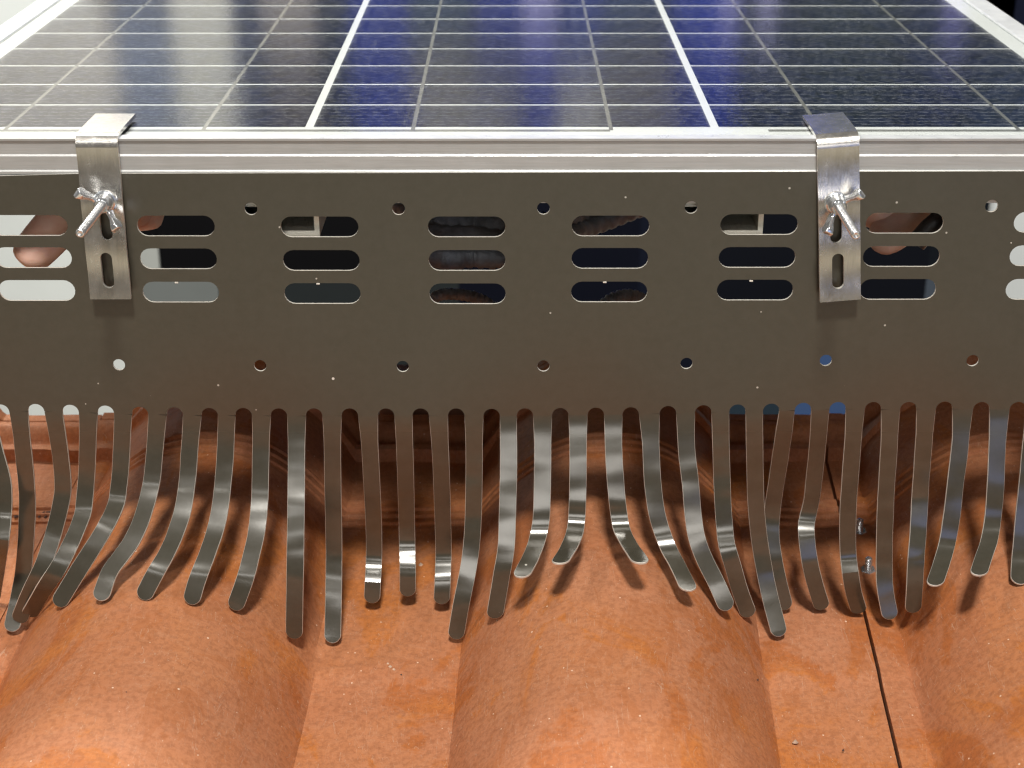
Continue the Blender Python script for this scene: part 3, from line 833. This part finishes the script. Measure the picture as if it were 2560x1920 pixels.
# ================================================================== HANDS behind the comb, cables
def skin_mat():
    m = Mat('skin', (.55, .27, .19), .5, 0, .4)
    m.b.inputs['Subsurface Weight'].default_value = .15; m.b.inputs['Subsurface Radius'].default_value = (.008, .003, .0015)
    m.set(col=m.mix(m.ramp(m.noise(120, 5), [(.3, 0.), (.7, 1.)]), (.84, .50, .38), (.92, .65, .53)))
    w_ = m.noise(500, 4, .7, m.mapping((1, 1, 3))); m.set(normal=m.bump(w_, .35, .0006)); return m.m
M_skin = skin_mat(); M_nail = dull('fingernail', (.72, .42, .34), .3, 60, .05, .02)
def hand(label, chains, nails):
    bm = bmesh.new(); sl = bm.verts.layers.skin.verify()
    root = bm.verts.new(Vector(chains[0][0][0]) * MM); root[sl].radius = (chains[0][0][1] * MM,) * 2; root[sl].use_root = True
    cache = {tuple(chains[0][0][0]): root}
    for ch in chains:
        prev = None
        for p, r in ch:
            key = tuple(p)
            if key in cache: v = cache[key]
            else:
                v = bm.verts.new(Vector(p) * MM); v[sl].radius = (r * MM, r * MM); cache[key] = v
            if prev is not None and bm.edges.get((prev, v)) is None: bm.edges.new((prev, v))
            prev = v
    me = bpy.data.meshes.new('person'); bm.to_mesh(me); bm.free()
    tmp = bpy.data.objects.new('tmp', me); COL.objects.link(tmp)
    tmp.modifiers.new('s', 'SKIN').use_smooth_shade = True
    sb = tmp.modifiers.new('d', 'SUBSURF'); sb.levels = 2; sb.render_levels = 2
    me2 = bpy.data.meshes.new_from_object(tmp.evaluated_get(bpy.context.evaluated_depsgraph_get()))
    bpy.data.objects.remove(tmp)
    me2.polygons.foreach_set('use_smooth', [True] * len(me2.polygons))
    o = link('person', me2, M_skin); meta(o, label, 'person')
    for c, n_, u_ in nails:
        n_ = Vector(n_).normalized(); u_ = Vector(u_).normalized(); s_ = n_.cross(u_).normalized(); V = []; F = []
        for j in range(7):
            for i in range(7):
                a = (i / 6 - .5) * 2; b = (j / 6 - .5) * 2; k_ = math.sqrt(max(0, 1 - .35 * b * b)) if b < 0 else math.sqrt(max(0, 1 - .5 * b * b))
                V.append(tuple(Vector(c) + s_ * a * 3.6 * k_ + u_ * b * 5.0 + n_ * (1.6 * (1 - a * a) + .5 * (1 - b * b))))
        for j in range(6):
            for i in range(6): q = j * 7 + i; F.append((q, q + 1, q + 8, q + 7))
        link('fingernail', mesh('fingernail', V, F, smooth=True), M_nail, o)
def P3(u, v, y): p = on_y(u, v, y); return (p.x, p.y, p.z)
wrist = P3(330, 455, 190); palm = P3(292, 498, 100)
hand('hand behind the comb at left, its thumb showing through the vents',
     [[(wrist, 24), (palm, 17), (P3(225, 500, 50), 12), (P3(185, 515, 32), 10.4), (P3(140, 568, 22), 9.8), (P3(84, 628, 19), 9.2), (P3(56, 664, 17), 7.4)],
      [(palm, 17), (P3(330, 520, 75), 9), (P3(340, 525, 45), 8), (P3(325, 512, 30), 7)],
      [(palm, 17), (P3(345, 500, 80), 9), (P3(362, 500, 50), 8), (P3(350, 490, 36), 7)],
      [(palm, 17), (P3(365, 480, 95), 8.6), (P3(385, 480, 66), 7.6), (P3(378, 470, 50), 7)],
      [(palm, 17), (P3(385, 465, 110), 8), (P3(405, 465, 84), 7), (P3(402, 455, 70), 6.4)]],
     [])
wrist = P3(2380, 440, 190); palm = P3(2370, 478, 110)
hand('hand behind the comb at right, dark fingertips showing through the vents',
     [[(wrist, 22), (palm, 19), (P3(2340, 500, 75), 13), (P3(2270, 548, 44), 9.5), (P3(2215, 592, 30), 8.6), (P3(2190, 606, 26), 7)],
      [(palm, 22), (P3(2350, 470, 80), 11), (P3(2260, 500, 50), 8.8), (P3(2190, 530, 38), 8), (P3(2165, 545, 34), 6.8)],
      [(palm, 22), (P3(2380, 450, 85), 10), (P3(2300, 455, 56), 8.3), (P3(2240, 465, 46), 7.2)],
      [(palm, 22), (P3(2400, 440, 90), 9.5), (P3(2360, 435, 66), 7.8), (P3(2310, 440, 56), 7)],
      [(palm, 22), (P3(2420, 440, 95), 9), (P3(2400, 430, 70), 7.2), (P3(2370, 430, 58), 6.4)]], [])
M_black = dull('black_rubber', (.020, .020, .021), .32, 200, .3, .3)
M_cond = dull('grey_black_conduit', (.20, .215, .24), .45, 120, .4, .3)
def spline(ps, n=60): return [tuple(p) for p in catmull(ps, n)[0]]
me = tube('black_cable', spline([P3(2290, 608, 14), P3(2322, 572, 14), P3(2352, 545, 16), P3(2420, 470, 40), P3(2500, 440, 90)]), 4.2)
meta(link('black_cable', me, M_black), 'thick black cable slanting behind the vents right of the right clip', 'cable')
def conduit(ps, label, r=5.5, n=260):
    Q = catmull(ps, n)[0]; rad = [r + (.055 * r if (i % 8) < 4 else -.05 * r) for i in range(n)]
    o = link('corrugated_conduit', tube('corrugated_conduit', Q, rad, 14), M_cond); meta(o, label, 'conduit', 'ribbed conduits hanging under the panel'); return o
conduit([P3(960, 480, 60), P3(1075, 555, 42), P3(1180, 562, 40), P3(1290, 566, 42), P3(1480, 530, 95), P3(1620, 470, 120)], 'ribbed conduit seen in the top vent of the middle column', 4.6)
conduit([P3(980, 500, 70), P3(1080, 580, 34), P3(1180, 590, 32), P3(1300, 600, 36), P3(1450, 575, 80), P3(1600, 520, 100)], 'ribbed conduit crossing low in the top centre vents', 4.2)
conduit([P3(960, 560, 80), P3(1090, 640, 42), P3(1180, 640, 42), P3(1290, 640, 46), P3(1380, 600, 90), P3(1500, 520, 110)], 'ribbed conduit seen in the middle vent of the centre column', 5.0)
conduit([P3(1030, 800, 60), P3(1085, 745, 60), P3(1130, 735, 62), P3(1200, 748, 64), P3(1250, 790, 66), P3(1260, 850, 68)], 'ribbed conduit arching in the lowest centre vent', 2.6, 200)
conduit([P3(1480, 800, 90), P3(1530, 755, 92), P3(1580, 745, 95), P3(1630, 770, 98)], 'ribbed conduit end low in the vent right of centre', 4.0, 120)
print('scene built')
